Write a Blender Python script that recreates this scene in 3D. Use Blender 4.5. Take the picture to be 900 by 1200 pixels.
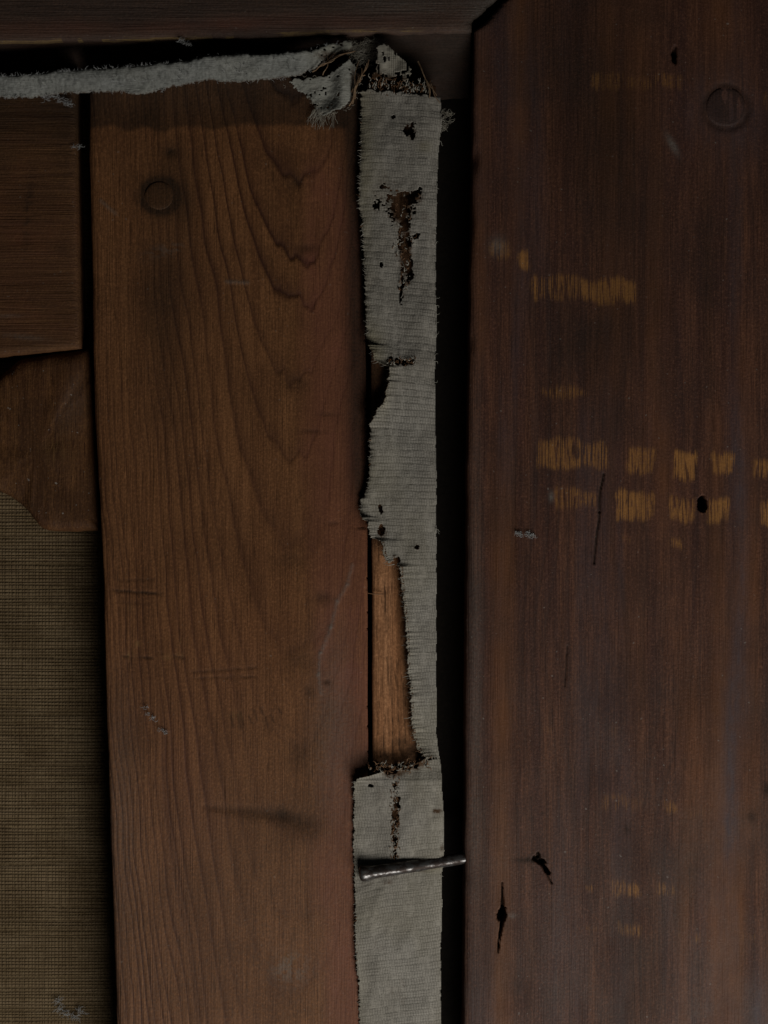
import bpy, bmesh, math, random
import numpy as np

# ------------------------------------------------------------------ camera, world, light
scene = bpy.context.scene
for o in list(bpy.data.objects):
    bpy.data.objects.remove(o, do_unlink=True)

S = 0.0002            # metres covered by one photograph pixel on the plane of the wood's top face
ZT = 0.012            # top face of the bars and of the frame
DC = 0.46             # camera distance above that plane
cam_d = bpy.data.cameras.new("camera")
cam = bpy.data.objects.new("camera", cam_d)
scene.collection.objects.link(cam)
cam.location = (0, 0, ZT + DC)
cam.rotation_euler = (0, 0, 0)
cam_d.sensor_fit = 'VERTICAL'
cam_d.sensor_height = 24
cam_d.lens = 24 * DC / (1200 * S)
cam_d.clip_start = 0.01
cam_d.clip_end = 20
scene.camera = cam

world = bpy.data.worlds.new("World")
scene.world = world
world.use_nodes = True
bg = world.node_tree.nodes["Background"]
bg.inputs[0].default_value = (0.85, 0.93, 1.0, 1)
bg.inputs[1].default_value = 0.007

ld = bpy.data.lights.new("window_light", 'AREA')
ld.shape = 'RECTANGLE'
ld.size = 0.30
ld.size_y = 0.22
ld.energy = 1.95
ld.color = (1.0, 0.97, 0.93)
lo = bpy.data.objects.new("window_light", ld)
scene.collection.objects.link(lo)
lo.location = (0.175, -0.385, 0.30)
from mathutils import Vector
lo.rotation_euler = (Vector((0, -0.02, 0)) - lo.location).to_track_quat('-Z', 'Y').to_euler()

vs = scene.view_settings
vs.view_transform = 'Standard'
vs.look = 'None'
vs.exposure = 0.0
vs.gamma = 1.0
vs.use_curve_mapping = False

rng = np.random.default_rng(11)
random.seed(5)
MM = 0.001

# ------------------------------------------------------------------ helpers
def k_at(z):
    return (DC + ZT - z) / DC

def PX(px, py, z):
    """photograph pixel seen on the level z -> world point"""
    k = k_at(z)
    return ((px - 450) * S * k, (600 - py) * S * k, z)

TAB = rng.random((512, 512))
def vnoise(x, y, seed=0):
    x = np.asarray(x, float) + seed * 37.17; y = np.asarray(y, float) + seed * 91.73
    xi = np.floor(x).astype(int); yi = np.floor(y).astype(int)
    fx = x - xi; fy = y - yi
    fx = fx * fx * (3 - 2 * fx); fy = fy * fy * (3 - 2 * fy)
    a = TAB[xi % 512, yi % 512]; b = TAB[(xi + 1) % 512, yi % 512]
    c = TAB[xi % 512, (yi + 1) % 512]; d = TAB[(xi + 1) % 512, (yi + 1) % 512]
    return (a * (1 - fx) + b * fx) * (1 - fy) + (c * (1 - fx) + d * fx) * fy
def fbm(x, y, octv=4, seed=0):
    t = 0; amp = 0.5; tot = 0
    for i in range(octv):
        t = t + amp * vnoise(x * 2 ** i, y * 2 ** i, seed + i * 7); tot += amp; amp *= 0.5
    return t / tot
def sst(a, b, x):
    t = np.clip((x - a) / (b - a), 0, 1)
    return t * t * (3 - 2 * t)
def gauss(X, Y, cx, cy, rx, ry, ang=0):
    c, s = math.cos(ang), math.sin(ang)
    u = (X - cx) * c + (Y - cy) * s; v = -(X - cx) * s + (Y - cy) * c
    return np.exp(-(u / rx) ** 2 - (v / ry) ** 2)
def segdist(X, Y, p, q):
    px, py = p; qx, qy = q
    dx, dy = qx - px, qy - py
    t = np.clip(((X - px) * dx + (Y - py) * dy) / (dx * dx + dy * dy), 0, 1)
    return np.hypot(X - px - t * dx, Y - py - t * dy), t
def interp(pts):
    a = np.array(pts, float)
    return lambda v: np.interp(v, a[:, 0], a[:, 1])

def new_obj(name, me, parent=None, mat=None):
    o = bpy.data.objects.new(name, me)
    scene.collection.objects.link(o)
    if parent is not None:
        o.parent = parent
    if mat is not None:
        me.materials.append(mat)
    return o
def thing(name, label, cat, group=None):
    o = bpy.data.objects.new(name, None)
    scene.collection.objects.link(o)
    o.empty_display_size = 0.01
    return tag(o, label, cat, group)
def tag(o, label, cat, group=None):
    o['label'] = label; o['category'] = cat
    if group: o['group'] = group
    return o

def mesh_np(name, V, Q, attrs=None, smooth=True, extra=None):
    """V (n,3), Q (m,4) ; extra: list of polygons"""
    me = bpy.data.meshes.new(name)
    polys = [len(Q) * 4]
    loops = Q.reshape(-1)
    starts = np.arange(len(Q)) * 4
    tot = np.full(len(Q), 4)
    if extra:
        for p in extra:
            starts = np.append(starts, len(loops)); tot = np.append(tot, len(p))
            loops = np.append(loops, np.array(p))
    me.vertices.add(len(V)); me.vertices.foreach_set('co', np.ascontiguousarray(V, dtype=np.float32).ravel())
    me.loops.add(len(loops)); me.loops.foreach_set('vertex_index', loops.astype(np.int32))
    me.polygons.add(len(starts))
    me.polygons.foreach_set('loop_start', starts.astype(np.int32))
    me.polygons.foreach_set('loop_total', tot.astype(np.int32))
    me.polygons.foreach_set('use_smooth', np.full(len(starts), smooth))
    for k, a in (attrs or {}).items():
        at = me.attributes.new(k, 'FLOAT', 'POINT')
        at.data.foreach_set('value', np.ascontiguousarray(a, dtype=np.float32))
    me.update(calc_edges=True)
    me.validate()
    return me

def field_mesh(name, X, Y, Z, zref, keep=None, depth=None, zbot=None, attrs=None):
    """height field over photograph pixels X,Y (rows x cols) at height Z (metres);
       boundary gets walls: down by `depth` or to level `zbot`"""
    R, C = X.shape
    k = k_at(zref)
    V = np.stack([(X - 450) * S * k, (600 - Y) * S * k, Z], -1).reshape(-1, 3)
    idx = np.arange(R * C).reshape(R, C)
    if keep is None:
        keep = np.ones((R - 1, C - 1), bool)
    a = idx[:-1, :-1]; b = idx[1:, :-1]; c = idx[1:, 1:]; d = idx[:-1, 1:]
    Q = np.stack([a[keep], b[keep], c[keep], d[keep]], -1)
    kp = np.pad(keep, 1)
    E = []
    up = keep & ~kp[:-2, 1:-1]; dn = keep & ~kp[2:, 1:-1]; lf = keep & ~kp[1:-1, :-2]; rt = keep & ~kp[1:-1, 2:]
    E.append(np.stack([d[up], a[up]], -1)); E.append(np.stack([b[dn], c[dn]], -1))
    E.append(np.stack([a[lf], b[lf]], -1)); E.append(np.stack([c[rt], d[rt]], -1))
    E = np.concatenate(E)
    bv = np.unique(E)
    mp = np.full(R * C, -1); mp[bv] = np.arange(len(bv)) + R * C
    W = V[bv].copy()
    W[:, 2] = zbot if zbot is not None else W[:, 2] - depth
    Q2 = np.stack([E[:, 1], E[:, 0], mp[E[:, 0]], mp[E[:, 1]]], -1)
    Q2 = np.stack([E[:, 0], mp[E[:, 0]], mp[E[:, 1]], E[:, 1]], -1)
    V = np.concatenate([V, W]); Q = np.concatenate([Q, Q2])
    at = {}
    for kk, v in (attrs or {}).items():
        v = np.broadcast_to(v, X.shape).reshape(-1)
        at[kk] = np.concatenate([v, v[bv]])
    # drop unused vertices
    used = np.zeros(len(V), bool); used[Q.ravel()] = True
    re = np.cumsum(used) - 1
    return mesh_np(name, V[used], re[Q], {k: v[used] for k, v in at.items()})

class Tubes:
    """many thin fibres collected into one mesh"""
    def __init__(s): s.V = []; s.Q = []
    def add(s, pts, r0, r1=None, n=4):
        r1 = r0 if r1 is None else r1
        pts = [Vector(p) for p in pts]
        base = len(s.V)
        for i, p in enumerate(pts):
            t = (pts[min(i + 1, len(pts) - 1)] - pts[max(i - 1, 0)]).normalized()
            u = t.cross(Vector((0.31, 0.17, 0.93)))
            if u.length < 1e-4: u = t.cross(Vector((1, 0, 0)))
            u.normalize(); w = t.cross(u)
            r = r0 + (r1 - r0) * i / (len(pts) - 1)
            for j in range(n):
                a = 2 * math.pi * j / n
                s.V.append(p + u * (r * math.cos(a)) + w * (r * math.sin(a)))
        for i in range(len(pts) - 1):
            for j in range(n):
                s.Q.append((base + i * n + j, base + i * n + (j + 1) % n, base + (i + 1) * n + (j + 1) % n, base + (i + 1) * n + j))
    def px(s, pts, r0, r1=None):       # pts (px,py,z_mm)
        s.add([PX(x, y, z * MM) for x, y, z in pts], r0 * S, None if r1 is None else r1 * S)
    def build(s, name, mat, parent=None):
        return new_obj(name, mesh_np(name, np.array([tuple(v) for v in s.V]), np.array(s.Q)), parent, mat)

def wiggle(p, q, n, amp, zamp=0.3):
    """a curved fibre from p to q (px,py,zmm)"""
    ph = random.uniform(0, 6.28); f = random.uniform(0.5, 1.3)
    dx, dy = q[0] - p[0], q[1] - p[1]
    L = math.hypot(dx, dy) + 1e-6
    out = []
    for i in range(n + 1):
        t = i / n
        w = (math.sin(ph + f * 6.28 * t) - math.sin(ph) * (1 - t) - math.sin(ph + f * 6.28) * t) * amp
        out.append((p[0] + dx * t - dy / L * w, p[1] + dy * t + dx / L * w, p[2] + (q[2] - p[2]) * t + zamp * math.sin(math.pi * t)))
    return out

# ------------------------------------------------------------------ materials
class NT:
    def __init__(s, name):
        s.m = bpy.data.materials.new(name); s.m.use_nodes = True
        s.t = s.m.node_tree; s.n = s.t.nodes
        s.bsdf = s.n['Principled BSDF']
    def node(s, typ, **kw):
        nd = s.n.new(typ)
        for k, v in kw.items(): setattr(nd, k, v)
        return nd
    def put(s, sock, v):
        if hasattr(v, 'is_linked') or isinstance(v, bpy.types.NodeSocket): s.t.links.new(v, sock)
        else: sock.default_value = v
    def attr(s, name):
        return s.node('ShaderNodeAttribute', attribute_name=name).outputs['Fac']
    def math(s, op, a, b=0.0, clamp=False):
        nd = s.node('ShaderNodeMath', operation=op, use_clamp=clamp)
        s.put(nd.inputs[0], a); s.put(nd.inputs[1], b)
        return nd.outputs[0]
    def mix(s, f, a, b, blend='MIX'):
        nd = s.node('ShaderNodeMix', data_type='RGBA', blend_type=blend)
        s.put(nd.inputs[0], f)
        for i, v in ((6, a), (7, b)):
            if isinstance(v, tuple) and len(v) == 3: v = v + (1,)
            s.put(nd.inputs[i], v)
        return nd.outputs[2]
    def pos(s):
        tc = s.node('ShaderNodeTexCoord').outputs['Object']
        mp = s.node('ShaderNodeMapping'); mp.inputs['Scale'].default_value = (1 / S,) * 3
        s.t.links.new(tc, mp.inputs['Vector'])
        return mp.outputs['Vector']
    def noise(s, vec, sc, detail=3, rough=0.55, off=(0, 0, 0)):
        mp = s.node('ShaderNodeMapping'); mp.inputs['Scale'].default_value = sc; mp.inputs['Location'].default_value = off
        s.t.links.new(vec, mp.inputs['Vector'])
        nz = s.node('ShaderNodeTexNoise'); nz.inputs['Scale'].default_value = 1
        nz.inputs['Detail'].default_value = detail; nz.inputs['Roughness'].default_value = rough
        s.t.links.new(mp.outputs['Vector'], nz.inputs['Vector'])
        return nz.outputs['Fac']
    def ss(s, v, a, b, lo=0.0, hi=1.0):
        if hi < lo:
            return s.math('SUBTRACT', lo, s.math('MULTIPLY', s.ss(v, a, b), lo - hi))
        if b < a:
            return s.math('SUBTRACT', 1.0, s.ss(v, b, a))
        nd = s.node('ShaderNodeMapRange', interpolation_type='SMOOTHSTEP')
        s.put(nd.inputs['Value'], v); nd.inputs['From Min'].default_value = a; nd.inputs['From Max'].default_value = b
        nd.inputs['To Min'].default_value = lo; nd.inputs['To Max'].default_value = hi
        return nd.outputs[0]
    def ramp(s, v, stops):
        nd = s.node('ShaderNodeValToRGB'); cr = nd.color_ramp
        while len(cr.elements) < len(stops): cr.elements.new(0.5)
        for e, (p, c) in zip(cr.elements, stops):
            e.position = p; e.color = (c, c, c, 1) if not isinstance(c, tuple) else c + (1,)
        s.put(nd.inputs[0], v)
        return nd.outputs[0]
    def bump(s, h, strength, dist):
        nd = s.node('ShaderNodeBump'); nd.inputs['Strength'].default_value = strength; nd.inputs['Distance'].default_value = dist
        s.t.links.new(h, nd.inputs['Height'])
        s.t.links.new(nd.outputs[0], s.bsdf.inputs['Normal'])
    def col(s, c): s.put(s.bsdf.inputs['Base Color'], c if not (isinstance(c, tuple) and len(c) == 3) else c + (1,))

def wood(name, base, dark, light, late, worn, horiz=False, rough=0.65, spec=0.12, ringk=0.55, streak=0.5, tick=0.35, red=(0.17, 0.05, 0.025), dirt=(0.012, 0.009, 0.006), dust=(0.16, 0.15, 0.13), speck=0.15, cool=None):
    m = NT(name); P = m.pos()
    def sc(a, b): return (b, a, a) if horiz else (a, b, a)
    fib = m.noise(P, sc(0.42, 0.014), 4, 0.6)
    mid = m.noise(P, sc(0.07, 0.003), 3, 0.55, (3, 7, 1))
    blo = m.noise(P, (0.012, 0.010, 0.012), 4, 0.6, (9, 2, 4))
    fine = m.noise(P, (0.33, 0.33, 0.33), 3, 0.7, (1, 5, 2))
    tk = m.noise(P, sc(0.38, 0.035), 2, 0.5, (4, 4, 4))
    c = m.mix(m.ss(mid, 0.33, 0.67), dark, light)
    c = m.mix(0.35, c, base)
    c = m.mix(m.math('MULTIPLY', m.ss(fib, 0.35, 0.68), streak), c, tuple(v * 0.45 for v in base))
    c = m.mix(m.math('MULTIPLY', m.ss(blo, 0.42, 0.72), 0.55), c, tuple(v * 0.52 for v in dark))
    hair = m.noise(P, sc(0.75, 0.010), 3, 0.6, (6, 2, 8))
    c = m.mix(m.math('MULTIPLY', m.ss(hair, 0.53, 0.66), 0.6), c, tuple(v * 0.35 for v in base))
    grime = m.noise(P, (0.42, 0.30, 0.4), 4, 0.75, (2, 9, 5))
    c = m.mix(m.math('MULTIPLY', m.ss(grime, 0.42, 0.66), 0.5), c, tuple(v * 0.40 for v in base))
    c = m.mix(m.math('MULTIPLY', m.ss(grime, 0.50, 0.30), 0.36), c, tuple(v * 1.45 for v in light))
    # growth rings
    ring = m.math('FRACT', m.math('ADD', m.attr('ring'), m.math('MULTIPLY', fib, 0.10)))
    line = m.ramp(ring, [(0.0, 0.35), (0.07, 0.0), (0.45, 0.05), (0.80, 0.55), (0.93, 1.0), (1.0, 0.35)])
    rk = m.math('MULTIPLY', line, m.math('MULTIPLY', m.attr('ringk'), ringk))
    c = m.mix(rk, c, late)
    c = m.mix(m.math('MULTIPLY', m.ss(tk, 0.60, 0.72), tick), c, tuple(v * 0.25 for v in base))
    c = m.mix(m.math('MULTIPLY', m.attr('red'), m.ss(blo, 0.25, 0.6, 1.0, 0.45)), c, red)
    if cool: c = m.mix(m.attr('cool'), c, cool)
    # worn patches show the raw wood in ragged fibre ends
    fib2 = m.noise(P, sc(0.6, 0.018), 4, 0.7, (7, 3, 2))
    wv = m.math('ADD', m.attr('wear'), m.math('MULTIPLY', m.math('SUBTRACT', fib2, 0.5), 1.3))
    wv = m.math('ADD', wv, m.math('MULTIPLY', m.math('SUBTRACT', blo, 0.5), 0.7))
    wv = m.math('SUBTRACT', wv, m.math('MULTIPLY', m.math('MAXIMUM', m.ss(tk, 0.52, 0.66), m.ss(hair, 0.50, 0.60)), 0.62))
    wv = m.math('ADD', wv, m.math('MULTIPLY', m.math('SUBTRACT', grime, 0.5), 1.3))
    wv = m.ss(wv, 0.0, 1.05)
    wv = m.math('MULTIPLY', wv, m.ss(m.attr('wear'), 0.02, 0.45))
    c = m.mix(wv, c, worn)
    du = m.math('MULTIPLY', m.attr('dust'), m.ss(fine, 0.3, 0.7, 0.45, 1.0))
    c = m.mix(du, c, dust)
    sp = m.noise(P, (0.20, 0.20, 0.20), 1, 0.5, (8, 1, 3))
    c = m.mix(m.math('MULTIPLY', m.ss(sp, 0.74, 0.80), speck), c, (0.35, 0.33, 0.29))
    di = m.math('MULTIPLY', m.attr('dirt'), m.ss(fine, 0.2, 0.6, 1.0, 0.8), True)
    c = m.mix(di, c, dirt)
    m.col(c)
    m.put(m.bsdf.inputs['Roughness'], m.ss(blo, 0.3, 0.7, rough - 0.08, rough + 0.12))
    m.bsdf.inputs['Specular IOR Level'].default_value = spec
    h = m.math('ADD', m.math('MULTIPLY', fib, 1.0), m.math('ADD', m.math('MULTIPLY', fine, 0.5), m.math('MULTIPLY', hair, -0.7)))
    h = m.math('SUBTRACT', h, m.math('MULTIPLY', rk, 0.35))
    m.bump(h, 0.75, 0.00028)
    return m.m

M_bar = wood('pine_stretcher_wood', (0.188, 0.082, 0.031), (0.140, 0.058, 0.023), (0.228, 0.102, 0.040), (0.042, 0.016, 0.009), (0.20, 0.11, 0.04),
             ringk=0.95, streak=0.42, tick=0.55, red=(0.195, 0.066, 0.044))
M_top = wood('pine_top_bar_wood', (0.105, 0.052, 0.018), (0.075, 0.035, 0.012), (0.13, 0.066, 0.023), (0.03, 0.014, 0.006), (0.2, 0.11, 0.04),
             horiz=True, ringk=0.5, streak=0.6, tick=0.55)
M_frame = wood('stained_frame_wood', (0.100, 0.043, 0.028), (0.055, 0.026, 0.021), (0.145, 0.063, 0.033), (0.028, 0.017, 0.014), (0.27, 0.125, 0.036),
               rough=0.55, spec=0.16, ringk=0.6, streak=0.75, tick=0.45, red=(0.165, 0.066, 0.024), speck=0.25, cool=(0.066, 0.052, 0.058))
M_frame_h = wood('stained_top_rail_wood', (0.075, 0.040, 0.027), (0.055, 0.030, 0.022), (0.09, 0.048, 0.028), (0.03, 0.017, 0.013), (0.22, 0.14, 0.04),
                 horiz=True, rough=0.6, spec=0.12, ringk=0.4, streak=0.55, tick=0.3, speck=0.2)
M_batten = wood('raw_batten_wood', (0.42, 0.195, 0.085), (0.33, 0.145, 0.060), (0.49, 0.25, 0.12), (0.10, 0.045, 0.02), (0.4, 0.25, 0.12),
                rough=0.75, spec=0.1, ringk=0.4, streak=0.35, tick=0.85, speck=0.0)
M_wedge = wood('wedge_wood', (0.100, 0.047, 0.016), (0.050, 0.023, 0.009), (0.160, 0.076, 0.025), (0.03, 0.015, 0.008), (0.2, 0.11, 0.04),
               ringk=0.3, streak=0.8, tick=0.9, rough=0.6, spec=0.12, speck=0.5)

def simple(name, c1, c2, sc=0.2, rough=0.8, spec=0.1, metal=0.0, bump=0.4):
    m = NT(name); P = m.pos()
    n = m.noise(P, (sc,) * 3, 4, 0.65)
    m.col(m.mix(m.ss(n, 0.3, 0.7), c1, c2))
    m.bsdf.inputs['Roughness'].default_value = rough
    m.bsdf.inputs['Specular IOR Level'].default_value = spec
    m.bsdf.inputs['Metallic'].default_value = metal
    m.bump(n, bump, 0.0003)
    return m.m
M_ledge = simple('shaded_rabbet_wood', (0.006, 0.0045, 0.003), (0.010, 0.0075, 0.005))  # near-black colour carries the deep shade of the gap
M_table = simple('table_wood', (0.05, 0.03, 0.02), (0.07, 0.045, 0.03))
M_plug = simple('plug_wood', (0.050, 0.032, 0.018), (0.068, 0.042, 0.023), 0.25, 0.65, 0.12)
M_plug_dark = simple('dark_plug_wood', (0.036, 0.025, 0.018), (0.048, 0.032, 0.022), 0.25, 0.6, 0.15)
M_fibre = simple('straw_fibre', (0.11, 0.065, 0.035), (0.24, 0.165, 0.10), 0.15)
M_thread = simple('grey_thread', (0.24, 0.225, 0.185), (0.31, 0.295, 0.25), 0.1)
M_brown = simple('rotted_thread', (0.07, 0.034, 0.016), (0.19, 0.11, 0.06), 0.15)
M_lint = simple('lint', (0.28, 0.285, 0.28), (0.36, 0.36, 0.35), 0.1, 0.9, 0.05)
M_web = simple('dusty_fluff', (0.20, 0.18, 0.14), (0.30, 0.28, 0.23), 0.1, 0.9, 0.05)

def cloth_mat(name, c1, c2, stainc, weave=True):
    m = NT(name); P = m.pos()
    fine = m.noise(P, (0.45, 0.45, 0.45), 3, 0.7)
    thr = m.noise(P, (0.10, 0.9, 0.5), 2, 0.5, (2, 2, 2))
    blo = m.noise(P, (0.02, 0.015, 0.02), 4, 0.6, (5, 1, 2))
    c = m.mix(m.ss(blo, 0.32, 0.68), c1, c2)
    c = m.mix(m.math('MULTIPLY', m.ss(thr, 0.35, 0.7), 0.25), c, tuple(v * 0.6 for v in c1))
    c = m.mix(m.math('MULTIPLY', m.ss(fine, 0.40, 0.72), 0.30), c, tuple(v * 1.25 for v in c2))
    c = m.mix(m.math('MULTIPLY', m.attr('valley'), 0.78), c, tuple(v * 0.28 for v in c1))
    c = m.mix(m.math('MULTIPLY', m.attr('yellow'), 0.6), c, (0.20, 0.175, 0.095))
    st = m.ss(m.math('ADD', m.attr('stain'), m.math('MULTIPLY', m.math('SUBTRACT', fine, 0.5), 0.9)), 0.25, 0.75)
    st = m.math('MULTIPLY', st, m.ss(m.attr('stain'), 0.03, 0.25))
    c = m.mix(st, c, stainc)
    m.col(c)
    m.bsdf.inputs['Roughness'].default_value = 0.92
    m.bsdf.inputs['Specular IOR Level'].default_value = 0.08
    m.bump(m.math('ADD', fine, thr), 0.6, 0.00018)
    return m.m
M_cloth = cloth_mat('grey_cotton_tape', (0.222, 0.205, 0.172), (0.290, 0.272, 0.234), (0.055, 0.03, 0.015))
M_cloth2 = cloth_mat('blue_grey_cloth', (0.20, 0.205, 0.19), (0.27, 0.275, 0.255), (0.05, 0.03, 0.018))

def canvas_mat():
    m = NT('brown_linen_canvas'); P = m.pos()
    wob = m.noise(P, (0.02, 0.02, 0.02), 2, 0.5)
    sep = m.node('ShaderNodeSeparateXYZ'); m.t.links.new(P, sep.inputs[0])
    wobx = m.noise(P, (0.25, 0.006, 0.1), 2, 0.5, (1, 1, 1))
    woby = m.noise(P, (0.006, 0.25, 0.1), 2, 0.5, (2, 3, 1))
    k = 2 * math.pi / 4.0
    sx = m.math('SINE', m.math('MULTIPLY', m.math('ADD', sep.outputs[0], m.math('MULTIPLY', wobx, 6.0)), k))
    sy = m.math('SINE', m.math('MULTIPLY', m.math('ADD', sep.outputs[1], m.math('MULTIPLY', woby, 5.5)), k))
    hx = m.ss(sx, -1, 0.5); hy = m.ss(sy, -1, 0.6)
    h = m.math('MULTIPLY', m.math('ADD', m.math('MULTIPLY', hx, 0.65), 0.35), hy)
    fine = m.noise(P, (0.3, 0.3, 0.3), 3, 0.7)
    rowv = m.noise(P, (0.012, 0.28, 0.1), 2, 0.6, (3, 3, 3))
    blo = m.noise(P, (0.018, 0.018, 0.02), 4, 0.6, (6, 6, 2))
    c = m.mix(m.ss(blo, 0.3, 0.7), (0.110, 0.074, 0.040), (0.185, 0.132, 0.075))
    c = m.mix(m.math('MULTIPLY', m.ss(rowv, 0.35, 0.7), 0.32), c, (0.10, 0.066, 0.024))
    c = m.mix(m.math('MULTIPLY', m.ss(fine, 0.45, 0.8), 0.35), c, (0.21, 0.165, 0.085))
    c = m.mix(m.math('MULTIPLY', m.ss(h, 0.75, 0.1), m.ss(fine, 0.3, 0.7, 0.7, 0.30)), c, (0.035, 0.022, 0.008))
    m.col(c)
    m.bsdf.inputs['Roughness'].default_value = 0.9
    m.bsdf.inputs['Specular IOR Level'].default_value = 0.1
    m.bump(m.math('ADD', h, m.math('MULTIPLY', fine, 0.4)), 0.8, 0.0003)
    return m.m
M_canvas = canvas_mat()

def nail_mat():
    m = NT('dark_iron'); P = m.pos()
    n = m.noise(P, (0.11, 0.2, 0.2), 3, 0.6)
    m.col(m.mix(m.ss(n, 0.38, 0.56), (0.14, 0.135, 0.13), (0.040, 0.030, 0.025)))
    m.bsdf.inputs['Metallic'].default_value = 0.75
    m.put(m.bsdf.inputs['Roughness'], m.ss(n, 0.3, 0.65, 0.30, 0.65))
    m.bump(n, 0.25, 0.0002)
    return m.m
M_nail = nail_mat()

# ------------------------------------------------------------------ setting: what everything lies on
def box(name, x0, y0, x1, y1, z0, z1, mat, parent=None, bev=0.0):
    bm = bmesh.new()
    bmesh.ops.create_cube(bm, size=1)
    for v in bm.verts:
        v.co = Vector((x0 if v.co.x < 0 else x1, y0 if v.co.y < 0 else y1, z0 if v.co.z < 0 else z1))
    if bev:
        bmesh.ops.bevel(bm, geom=bm.edges[:], offset=bev, segments=2, affect='EDGES')
    me = bpy.data.meshes.new(name); bm.to_mesh(me); bm.free()
    return new_obj(name, me, parent, mat)

table = box('tabletop', -0.25, -0.25, 0.25, 0.25, -0.06, -0.030, M_table)
table['kind'] = 'structure'

# ------------------------------------------------------------------ picture frame: side rail, top rail
frame = thing('picture_frame', 'dark stained wooden picture frame around the canvas, with worn tan scrapes', 'picture frame')
frame.location = (0, 0, -0.030)
OFF = Vector((0, 0, 0.030))
def under(o, par):
    o.parent = par
    o.location = -Vector(par.location)
    return o

STEP = 1.6
def grid(x0, x1, y0, y1, step=STEP):
    nx = int((x1 - x0) / step) + 1; ny = int((y1 - y0) / step) + 1
    U = np.linspace(0, 1, nx)[None, :].repeat(ny, 0)
    Y = np.linspace(y0, y1, ny)[:, None].repeat(nx, 1)
    return U, Y

mitre = lambda x: np.where(x < 0, 0, x)
FL = interp([(-90, 558), (35, 556), (300, 552), (560, 548), (800, 546), (1000, 545), (1290, 543)])
U, Y = grid(545, 955, -65, 1265, 1.12)
L = FL(Y) + (fbm(Y * 0.03, Y * 0 + 3, 3, 2) - 0.5) * 3
# above the inner corner the rail's end is cut along the mitre joint
mit = np.where(Y < 36, 557 + (36 - Y) * (592 - 557) / 36.0 + (fbm(Y * .15, Y * 0 + 9, 3, 4) - .5) * 5, L)
L = np.maximum(L, mit)
X = L + (955 - L) * U
e = X - L
Z = np.full_like(X, ZT)
Z -= 0.9 * MM * np.exp(-np.clip(e, 0, None) / 3.5)
Z += (fbm(X * 0.012, Y * 0.004, 3, 5) - 0.5) * 0.7 * MM
Z += (fbm(X * 0.12, Y * 0.006, 3, 6) - 0.5) * 0.16 * MM
chip = gauss(X, Y, 556, 185, 5, 14) + gauss(X, Y, 552, 260, 4, 20) * .8 + gauss(X, Y, 551, 400, 6, 12) * .5
Z -= chip * 1.0 * MM
dirt = np.zeros_like(X); wear = np.zeros_like(X); red = np.zeros_like(X); dust = np.zeros_like(X); cool = np.zeros_like(X)
def hole(X, Y, Z, dirt, cx, cy, rx, ry, dep, soft=0.25, ang=0):
    c, s = math.cos(ang), math.sin(ang)
    u = (X - cx) * c + (Y - cy) * s; v = -(X - cx) * s + (Y - cy) * c
    r = np.hypot(u / rx, v / ry) + (fbm(X * 0.22, Y * 0.22, 3, 3) - 0.5) * 0.9
    m = 1 - sst(1 - soft, 1 + soft, r)
    Z -= m * dep * MM
    dirt += m * 0.9
hole(X, Y, Z, dirt, 790, 64, 2.6, 8.5, 3, .45)
hole(X, Y, Z, dirt, 823, 591, 5.5, 8, 6)
hole(X, Y, Z, dirt, 588, 1071, 5, 7.5, 6)
hole(X, Y, Z, dirt, 633, 1009, 8, 3.5, 3, ang=0.5)
hole(X, Y, Z, dirt, 638, 1016, 2.5, 8, 3, ang=-0.6)
hole(X, Y, Z, dirt, 631, 1003, 2.2, 4, 2)
dirt += .8 * gauss(X, Y, 630, 1008, 14, 8) * sst(.4, .6, fbm(X * .12, Y * .12, 3, 58))
dirt += .7 * gauss(X, Y, 612, 1008, 12, 3)
dirt += .8 * gauss(X, Y, 899, 925, 5, 9)
dirt += .7 * gauss(X, Y, 881, 957, 6, 8) + .6 * gauss(X, Y, 735, 972, 4, 6) + .7 * gauss(X, Y, 636, 953, 2, 2)
for pts, w, dep in (([(589, 1034), (588, 1071), (584, 1116)], 1.7, 3.0), ([(706, 555), (702, 600), (697, 660)], 1.25, 0.5), ([(663, 757), (662, 804)], .7, 0.5),
                    ([(640, 1022), (647, 1035)], .9, .8), ([(675, 880), (673, 985)], 0.6, 0.05), ([(811, 890), (806, 1190)], 0.6, 0.05), ([(752, 890), (752, 1020)], 0.6, 0.05)):
    for p, q in zip(pts[:-1], pts[1:]):
        d, t = segdist(X + (vnoise(X * 0, Y * 0.04, 8) - 0.5) * 4, Y, p, q)
        tp = np.abs((t - .0) if (p[1] > 1060 and p[0] > 580 and p[0] < 592) else (1 - t if p[1] > 1000 and p[0] < 592 else .35 + 0 * t))
        wt = w * (1.5 - 1.25 * tp)
        mm = 1 - sst(wt * 0.4, wt * 1.3, d)
        Z -= mm * dep * MM; dirt = np.maximum(dirt, mm * min(.9, dep + .35))
# ring groove round the wooden plug
r = np.hypot((X - 851), (Y - 125) * 1.02)
gr = np.exp(-((r - 26) / 4) ** 2) * (.3 + .9 * fbm(X * .06, Y * .06, 2, 56))
Z -= gr * 0.25 * MM; dirt += 0.6 * gr
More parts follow.
